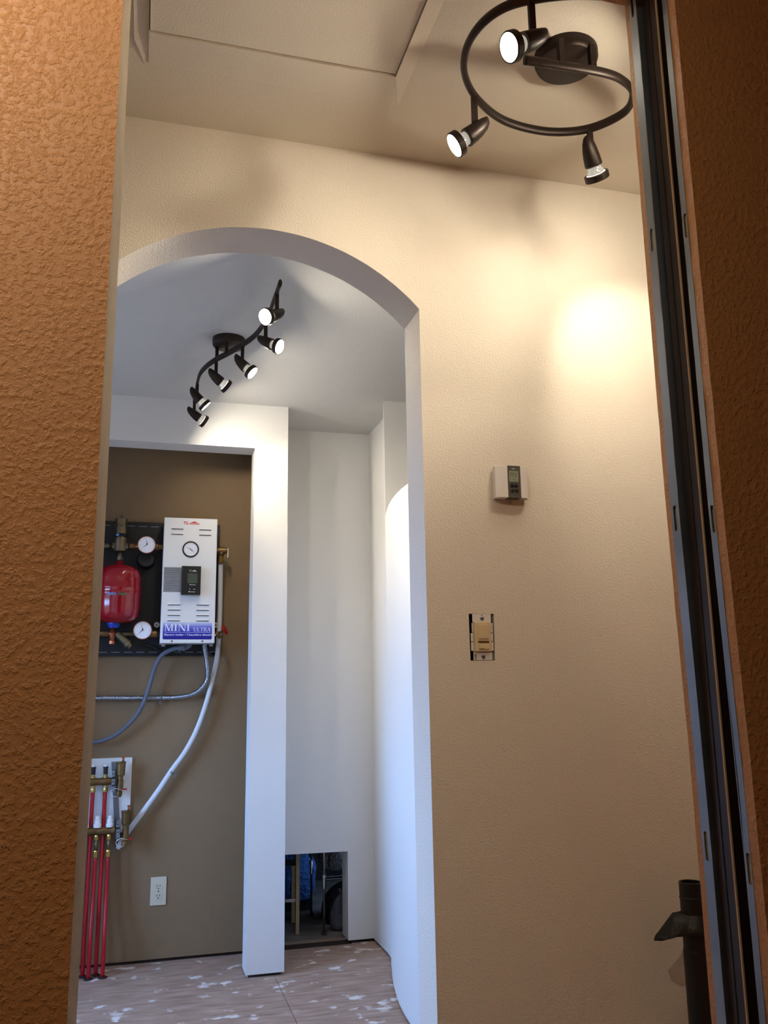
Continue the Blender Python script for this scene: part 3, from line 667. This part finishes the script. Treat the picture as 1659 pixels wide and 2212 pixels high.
MB().lathe((-.075,4.08,1.800), (1,0,0), [(0,.0135),(.022,.0135)], 8, smooth=False).lathe((.030,4.08,1.799), (1,0,0), [(0,.013),(.006,.0165),(.022,.0165),(.024,.012),(.044,.012)], 8, smooth=False).build('fitting', 'dull_brass', sl)
MB().cyl((0,4.085,1.80), (0,4.155,1.80), .009).build('bracket', 'black_steel', sl)
g1 = dial(None, 'dual_gauge', (0, 4.05, 1.804), .0405, .003, 'copper', [(-16, .62, .04, .14), (-130, .62, .04, .02)], 29, .022)
tag(g1, 'round white dual gauge on the upper pipe beside the boiler', 'gauge', 'pipe gauges')
g2 = dial(None, 'dual_gauge', (-.002, 4.05, 1.417), .0410, .003, 'copper', [(-18, .62, 0, .12), (-130, .75, 0, .0)], 29, .022)
tag(g2, 'round white dual gauge on the lower pipe under the red tank', 'gauge', 'pipe gauges')
bk = MB().lathe((.0, 4.160, 1.748), (0,-1,0), [(0,.042),(.04,.040),(.05,.034)], 30).build('pump_cap', 'black_plastic')
tag(recenter(bk), 'round black cap behind the upper white gauge', 'cap')
# red expansion tank
tk = empty('expansion_tank', (-.113, 4.05, 1.445), 'red expansion tank with blue and green lettering hanging beside the boiler', 'tank')
tr = .0965
MB().lathe((-.113, 4.05, 1.445), (0,0,1), [(0,.030),(.006,.058),(.018,.080),(.034,.0905),(.055,.0955),(.085,tr),(.128,tr),(.131,.0975),(.134,tr),(.152,tr),(.155,.0978),(.158,tr),(.196,.0962),(.216,.094),(.236,.086),(.252,.068),(.262,.040),(.267,.016),(.280,.013)], 44).build('vessel', 'tank_red', tk)
MB().lathe((-.127, 4.05, 1.445), (0,0,-1), [(-.008,.028),(.004,.028),(.006,.026),(.018,.021),(.019,.015)], 26, smooth=False).build('bottom_cap', 'cap_blue', tk)
def wrap(off): 
    def f_(x, y, z):
        q = (x*.72+off)/tr; return (-.113+math.sin(q)*(tr+.0012), 4.05-math.cos(q)*(tr+.0012), 1.5625+y)
    return f_
text('lettering', 'Hydro', .0215, wrap(-.047), 'ink_blue', tk, ext=0, bold=.0003)
text('lettering', 'Smart', .0215, wrap(-.0085+.0105), 'ink_green', tk, ext=0, bold=.0003)
# lower return line with strainer
rl = empty('lower_pipe', (-.05, 4.10, 1.405), 'horizontal brass return pipe with fittings below the red tank', 'pipe')
MB().cyl((-.34,4.10,1.405), (.072,4.10,1.403), .010).build('tube', 'nickel', rl)
MB().lathe((-.185,4.10,1.405), (1,0,0), [(0,.012),(.012,.015),(.034,.015),(.036,.011)], 10, smooth=False).lathe((.028,4.10,1.403), (1,0,0), [(0,.015),(.014,.0165),(.032,.0165),(.034,.012)], 8, smooth=False).build('fitting', 'dull_brass', rl)
MB().cyl((-.132,4.10,1.432), (-.132,4.10,1.366), .0125).cyl((-.150,4.10,1.403), (-.114,4.10,1.403), .0135).lathe((-.132,4.10,1.372), (0,0,-1), [(0,.015),(.014,.015)], 8, smooth=False).build('tee', 'copper', rl)
MB().lathe((-.112,4.095,1.405), (.72,-.05,-.68), [(0,.017),(.058,.018),(.060,.0205),(.075,.0205),(.076,.014),(.086,.0135),(.087,.008)], 18, smooth=False).build('strainer', 'nickel', rl)
MB().tube(spline([(.01,4.13,1.36),(.05,4.135,1.345),(.09,4.14,1.325),(.14,4.15,1.32)]), .006, 8).build('cable', 'black_plastic', rl)
# relief valve and drain hose on the right
rv = empty('relief_valve', (.340, 4.10, 1.74), 'brass relief valve with white lever at the boiler right side', 'valve')
MB().lathe((.316,4.10,1.795), (1,0,0), [(0,.011),(.012,.012),(.013,.016),(.044,.0165),(.046,.013),(.052,.013)], 16, smooth=False).cyl((.341,4.10,1.795), (.341,4.10,1.768), .013).build('body', 'dull_brass', rv)
MB().lathe((.341,4.10,1.770), (0,0,-1), [(0,.010),(.004,.0115),(.016,.0115),(.017,.013),(.034,.013),(.036,.011)], 8, smooth=False).build('nut', 'brass', rv)
MB().box((.3690,4.092,1.762), (.3730,4.108,1.806)).build('lever', 'white_plastic', rv)
MB().tube(spline([(.371,4.10,1.765),(.371,4.10,1.73),(.366,4.105,1.70),(.358,4.11,1.68)]), .0008, 6).build('tag_cord', 'ink_green', rv)
wh = MB().tube(spline([(.341,4.112,1.738),(.343,4.135,1.648),(.345,4.15,1.521),(.343,4.15,1.396),(.336,4.15,1.289),(.316,4.15,1.186),(.289,4.15,1.077),(.252,4.15,.970),(.205,4.15,.879),(.151,4.15,.804),(.098,4.15,.723),(.048,4.152,.652),(.004,4.155,.592),(-.035,4.165,.538),(-.07,4.17,.48)]), .0115, 14).build('drain_hose', 'hose_white')
tag(recenter(wh), 'long white drain hose curving down the closet wall from the relief valve', 'hose')
dv = empty('drain_valve', (.345, 4.10, 1.39), 'small brass drain valve with red handle beside the boiler', 'valve')
MB().lathe((.312,4.10,1.405), (1,0,0), [(0,.009),(.016,.012),(.028,.012),(.030,.008)], 12).cyl((.330,4.10,1.405), (.346,4.10,1.385), .009).cyl((.338,4.10,1.408), (.362,4.09,1.421), .005).build('body', 'dull_brass', dv)
MB().lathe((.364,4.088,1.422), (.82,-.36,.44), [(-.004,.010),(-.003,.023),(.003,.025),(.006,.020),(.007,.006)], 12, smooth=False).build('handle', 'handle_red', dv)
# conduits
pth = resample(spline([(-.60,4.165,1.122),(-.40,4.165,1.122),(-.19,4.165,1.123),(-.051,4.165,1.121),(.090,4.165,1.120),(.162,4.162,1.121),(.234,4.155,1.134),(.277,4.14,1.168),(.296,4.125,1.216),(.286,4.105,1.290),(.276,4.10,1.342),(.275,4.10,1.362)], 20), .0014)
fc = MB().tube(pth, .011, 12, rad=lambda L: .0112+.0016*math.sin(L*2*math.pi/.0062)).build('flexible_conduit', 'chrome')
MATS['conduit_metal'] = mat('conduit_metal', (178, 182, 192), .28, 1); fc.data.materials[0] = MATS['conduit_metal']
tag(recenter(fc), 'ribbed steel flexible conduit bending from under the boiler to the left', 'conduit')
gh = empty('grey_hose', (.0, 4.13, .93), 'smooth grey flexible tube in an S curve below the boiler', 'hose')
MB().tube(spline([(-.60,4.15,.93),(-.40,4.15,.93),(-.19,4.145,.935),(-.146,4.14,.942),(-.096,4.138,.965),(-.046,4.136,1.006),(-.003,4.134,1.061),(.024,4.132,1.125),(.041,4.13,1.189),(.060,4.125,1.261),(.090,4.12,1.312),(.139,4.115,1.337),(.170,4.11,1.340)]), .0098, 14).build('tube', 'hose_grey', gh)
MB().lathe((.158,4.11,1.339), (1,0,.12), [(0,.0115),(.004,.0135),(.020,.0135),(.022,.0155),(.030,.0155),(.032,.012)], 14, smooth=False).tube(spline([(.186,4.11,1.342),(.204,4.11,1.348),(.212,4.11,1.362)]), .0115, 12).build('elbow', 'hose_grey', gh)
def strap(name, c, ang, r, m_, label):
    e = empty(name, c, label, 'clamp'); cx, cy, cz = c; ca, sa = math.cos(ang), math.sin(ang)
    n_ = 14; v = []; f = []
    for i in range(n_+1):
        q = math.pi*i/n_; 
        for rr in (r, r+.0012):
            a_ = -math.cos(q)*rr; b_ = -math.sin(q)*rr
            for hw in (-.004, .004): v.append((cx+a_*sa+hw*ca, cy+b_, cz+a_*ca-hw*sa))
    for i in range(n_):
        k = i*4
        f += [(k,k+1,k+5,k+4),(k+2,k+3,k+7,k+6),(k,k+2,k+6,k+4),(k+1,k+3,k+7,k+5)]
    MB().add(v, f, True).build('band', m_, e)
    for s in (-1, 1):
        b = MB(); p = [(cx+(s*(r+d_))*sa+hw*ca, cy, cz+(s*(r+d_))*ca-hw*sa) for d_, hw in ((0,-.005),(0,.005),(.014,.004),(.014,-.004))]
        b.poly(p, (0,.0012,0)); t_ = b.build('ear', m_, e)
        MB().lathe((cx+s*(r+.007)*sa, cy, cz+s*(r+.007)*ca), (0,-1,0), [(0,.003),(.0015,.0026)], 10).build('screw', 'nickel', t_)
    return e
strap('conduit_strap', (.089, 4.165, 1.120), 0, .0135, 'galvanised', 'steel two-hole strap around the ribbed conduit')
strap('hose_clamp', (.149, 4.15, .792), R(-50), .0125, 'galvanised', 'metal clamp around the white drain hose')
# ------------------------------------------------------------------ manifold station
mbrd = MB().box((-.34, 4.176, .545), (-.0235, YB, .861)).build('backing_board', 'white_plastic'); tag(recenter(mbrd), 'white backing board behind the heating manifolds on the closet wall', 'board')
def manifold(name, y, z, xe, label, caps):
    e = empty(name, (-.13, y, z), label, 'manifold', 'heating manifolds')
    pr = []; x = -.34
    prof = []
    L = xe+.34; k = 0
    while k <= L: prof.append((k, .0165+.0016*math.cos(2*math.pi*(k+.34-.34-.0)/.052))); k += .0065
    MB().lathe((-.34, y, z), (1,0,0), prof, 18).build('bar', 'dull_brass', e)
    return e
m1 = manifold('upper_manifold', 4.125, .767, -.085, 'upper brass manifold with black and white flow valves', 0)
m2 = manifold('lower_manifold', 4.105, .565, -.075, 'lower brass manifold with white valve caps', 1)
for x in (-.236, -.184, -.133):
    v_ = MB().lathe((x,4.125,.782), (0,0,1), [(0,.009),(.008,.009),(.010,.007),(.018,.007)], 8, smooth=False).build('valve', 'brass', m1)
    MB().lathe((x,4.125,.797), (0,0,1), [(0,.009),(.026,.0095),(.026,.011),(.032,.011)], 14, smooth=False).build('valve_body', 'black_plastic', v_)
    MB().lathe((x,4.125,.829), (0,0,1), [(0,.009),(.008,.008),(.009,.004)], 14).build('valve_cap', 'white_plastic', v_)
    MB().lathe((x+.002,4.125,.752), (0,0,-1), [(0,.008),(.010,.008),(.012,.0095),(.018,.0105),(.028,.0105),(.030,.008)], 8, smooth=False).build('compression_nut', 'brass', m1)
for x in (-.206, -.155, -.104):
    MB().lathe((x,4.105,.580), (0,0,1), [(0,.0165),(.012,.0165),(.016,.0135),(.030,.0125),(.032,.0105),(.046,.0098),(.047,.007)], 20, smooth=False).build('valve_cap', 'white_plastic', m2)
    fm = MB().lathe((x-.002,4.105,.550), (0,0,-1), [(0,.008),(.006,.010),(.020,.010),(.022,.007)], 8, smooth=False).build('flow_meter', 'brass', m2)
    MB().lathe((x-.002,4.105,.530), (0,0,-1), [(0,.008),(.044,.008)], 14).build('sight_tube', 'nickel', fm)
    MB().lathe((x-.002,4.105,.488), (0,0,-1), [(0,.008),(.006,.0105),(.028,.0105),(.030,.0095)], 8, smooth=False).build('compression_nut', 'brass', m2)
def air_vent(y, x, z, m_parent):
    MB().lathe((x,y,z), (0,0,1), [(-.026,.0125),(-.022,.0135),(.010,.0135),(.012,.0115),(.028,.0115),(.030,.017),(.034,.0185),(.080,.0205),(.084,.0225),(.088,.0225),(.089,.010)], 22, smooth=False).build('air_vent', 'dull_brass', m_parent)
    c = m_parent.children[-1] if False else None
    MB().cyl((x+.009,y,z+.086), (x+.009,y,z+.106), .005).box((x+.003,y-.001,z+.103), (x+.015,y+.001,z+.110)).build('vent_tip', 'copper', m_parent)
    MB().lathe((x-.002,y,z-.024), (0,0,-1), [(0,.009),(.010,.009),(.012,.013),(.030,.013),(.031,.009),(.036,.009)], 10, smooth=False).build('drain_cock', 'dull_brass', m_parent)
    MB().box((x+.008,y-.006,z-.031), (x+.030,y+.004,z-.025)).build('drain_lever', 'handle_red', m_parent)
    arc = [(x-.004+.021*math.cos(q)-.012, y-.016, z-.040+.017*math.sin(q)) for q in [R(55+i*12) for i in range(21)]]
    MB().tube([(x+.010,y-.008,z-.030)]+arc, .0012, 6).build('cap_cord', 'loop_white', m_parent)
air_vent(4.12, -.070, .760, m1); air_vent(4.10, -.038, .556, m2)
br = empty('manifold_bracket', (-.085, 4.176, .52), 'galvanised bracket strip holding both manifolds', 'bracket')
MB().add([(-.112,4.174,.845),(-.090,4.174,.845),(-.058,4.174,.520),(-.082,4.174,.520),(-.112,4.176,.845),(-.090,4.176,.845),(-.058,4.176,.520),(-.082,4.176,.520)], [(0,1,2,3),(7,6,5,4),(0,4,5,1),(1,5,6,2),(2,6,7,3),(3,7,4,0)]).build('strip', 'galvanised', br)
for (x, z, y) in ((-.100,.800,4.100),(-.0985,.766,4.095),(-.0965,.735,4.105),(-.0705,.592,4.08),(-.0690,.560,4.076),(-.0670,.535,4.085)):
    t_ = MB().box((x-.0065,y,z-.012), (x+.0065,4.174,z+.012)).build('clip', 'galvanised', br)
    MB().lathe((x,y,z), (0,-1,0), [(0,.003),(.0015,.0026)], 10).build('screw', 'ink_black', t_)
def pex(x0, z0, y0, x1, y1, label):
    e = empty('red_pipe', (x1, y1, 0), label, 'pipe', 'red heating pipes')
    MB().tube(spline([(x0,y0,z0),(x0-(x0-x1)*.3,y0-(y0-y1)*.2,z0*.65),(x1,y1+.004,.15),(x1,y1,0.0)]), .0088, 12).build('tube', 'pex_red', e)
    MB().lathe((x1,y1,0), (0,0,1), [(0,.018),(.003,.019),(.006,.015),(.006,.009)], 18, caps=False).build('floor_collar', 'grommet', e)
pex(-.182, .726, 4.125, -.184, 4.078, 'red heating pipe, leftmost, rising to the upper manifold')
pex(-.131, .726, 4.125, -.132, 4.082, 'red heating pipe rising to the upper manifold, passing behind the lower one')
pex(-.157, .462, 4.105, -.159, 4.038, 'red heating pipe under the left white cap of the lower manifold')
pex(-.106, .462, 4.105, -.104, 4.042, 'red heating pipe, rightmost, under the lower manifold')
# ------------------------------------------------------------------ outlet
ol = empty('wall_outlet', (.1105, YB, .231), 'ivory duplex wall outlet low on the closet wall', 'outlet')
MB().box((.0765, YB-.006, .2315), (.1445, YB, .3485)).build('cover_plate', 'ivory_plate', ol, .0018)
for z in (.3085, .2685):
    s_ = outline_mesh('socket', rrect(.0940, z-.0140, .1270, z+.0140, .011), [], .003, lambda u,v,w_:(u,YB-.0085+w_,v), 'ivory_plate', None, ol)
    MB().box((.1027, YB-.0092, z-.0005), (.1050, YB-.008, z+.0085)).box((.1155, YB-.0092, z+.0005), (.1178, YB-.008, z+.0085)).lathe((.1103, YB-.0082, z-.0065), (0,-1,0), [(0,.0026),(.0010,.0026)], 12).build('slots', 'ink_black', s_)
MB().lathe((.1105, YB-.006, .2885), (0,-1,0), [(0,.003),(.0012,.0024)], 12).build('screw', 'nickel', ol)

# ------------------------------------------------------------------ things in the storage space behind the hole
wt = empty('wooden_rack', (.80, 4.6, 0), 'bare wooden rack with slim legs seen through the low access hole', 'rack')
for (x, y, w_, h_) in ((.771,4.44,.0085,.62), (.787,4.66,.009,.30), (.50,4.44,.0085,.62), (.50,4.66,.009,.30)): MB().box((x-w_,y-w_,0), (x+w_,y+w_,h_)).build('leg', 'wood_tan', wt)
MB().box((.49,4.432,.60), (.80,4.67,.62)).build('top', 'wood_tan', wt)
MB().box((.49,4.64,.10), (.795,4.652,.115)).build('rail', 'chrome', wt)
MB().box((.49,4.65,.27), (.80,4.67,.30)).build('apron', 'crawl_dark', wt)
cs = empty('wire_shelf', (1.1, 4.6, 0), 'chrome wire shelf unit with post and rung behind the access hole', 'shelf')
for (x, y) in ((.893,4.395), (1.45,4.395), (.90,4.76), (1.45,4.76)):
    p_ = MB().cyl((x,y,.012), (x,y,.95), .0062).build('post', 'chrome', cs)
    MB().lathe((x,y,.205), (0,0,1), [(0,.0085),(.045,.0085),(.048,.0105),(.062,.0105)], 14, smooth=False).build('sleeve', 'chrome', p_)
    MB().lathe((x,y,0), (0,0,1), [(0,.013),(.006,.013),(.012,.007)], 14).build('foot', 'black_plastic', p_)
for z in (.2575, .2455): MB().cyl((.893,4.395,z), (1.45,4.395,z), .0022, 8).build('rung', 'chrome', cs)
for i in range(14): MB().cyl((.905+i*.04,4.395,.2585), (.905+i*.04,4.76,.2585), .0015, 6).build('wire', 'chrome', cs)
def sack(name, c, sc, m_, label, cat, jit=.12):
    """a slumped bag: flat base, creased sides, gathered neck with a frill; c is its centre, sc its half sizes"""
    n = 30; v = []; f = []; ph = random.uniform(0, 6)
    rows = [(-1,.05),(-1,.72),(-.93,.9),(-.7,1),(-.3,1.02),(.1,.94),(.42,.74),(.66,.46),(.78,.2),(.84,.14),(.92,.24),(1,.33)]
    for j, (z_, r_) in enumerate(rows):
        fold = jit*(.35+.9*max(0, (z_+1)/2))
        for i in range(n):
            q = 2*math.pi*i/n; k = r_*(1+fold*(.6*math.sin(5*q+ph+z_)+.4*math.sin(9*q+2*ph-2*z_)))
            v.append((c[0]+sc[0]*k*math.cos(q)+.10*sc[0]*math.sin(ph)*(z_+1), c[1]+sc[1]*k*math.sin(q), c[2]+sc[2]*(z_+(.10*math.sin(3*q+ph) if z_ > .9 else 0))))
    for j in range(len(rows)-1):
        for i in range(n): f.append((j*n+i, j*n+(i+1) % n, (j+1)*n+(i+1) % n, (j+1)*n+i))
    f.append(tuple(range(n))[::-1])
    o = MB().add(v, f, True).build(name, m_); md = o.modifiers.new('smooth', 'SUBSURF'); md.levels = 1; md.render_levels = 1
    recenter(o); return tag(o, label, cat)
sack('plastic_bag', (1.02, 4.55, .355), (.11,.11,.092), 'plastic_grey', 'crumpled grey plastic bag lying on the wire shelf', 'bag', .22)
bg = empty('blue_bag', (.87, 4.86, 0), 'blue fabric bag with dark strap in the storage space', 'bag')
bb = MB().poly([(.775,4.87,.05),(.90,4.87,.05),(.942,4.87,.10),(.950,4.87,.22),(.935,4.87,.26),(.86,4.87,.37),(.80,4.87,.42),(.775,4.87,.41)], (0,.14,0)).build('body', 'fabric_blue', bg, .018, seg=3)
for p in bb.data.polygons: p.use_smooth = True
MB().box((.78,4.885,0), (.92,4.995,.052)).build('base', 'fabric_black', bg)
MB().box((.838,4.852,.05), (.852,4.868,.40)).build('strap', 'fabric_black', bg)
MB().tube(spline([(.842,4.86,.385),(.875,4.855,.345),(.905,4.865,.30),(.93,4.88,.25)]), .006, 8).build('zipper', 'fabric_black', bg)
sack('black_bag', (1.05, 4.62, .105), (.13,.11,.103), 'fabric_black', 'black bag on the concrete under the wire shelf', 'bag')
sack('dark_sack', (.60, 4.92, .16), (.13,.12,.158), 'fabric_black', 'dark sack behind the wooden rack', 'bag')
sack('grey_cloth', (.985, 4.46, .09), (.055,.04,.088), 'fabric_grey', 'grey cloth slumped beside the chrome shelf post', 'cloth', .2)
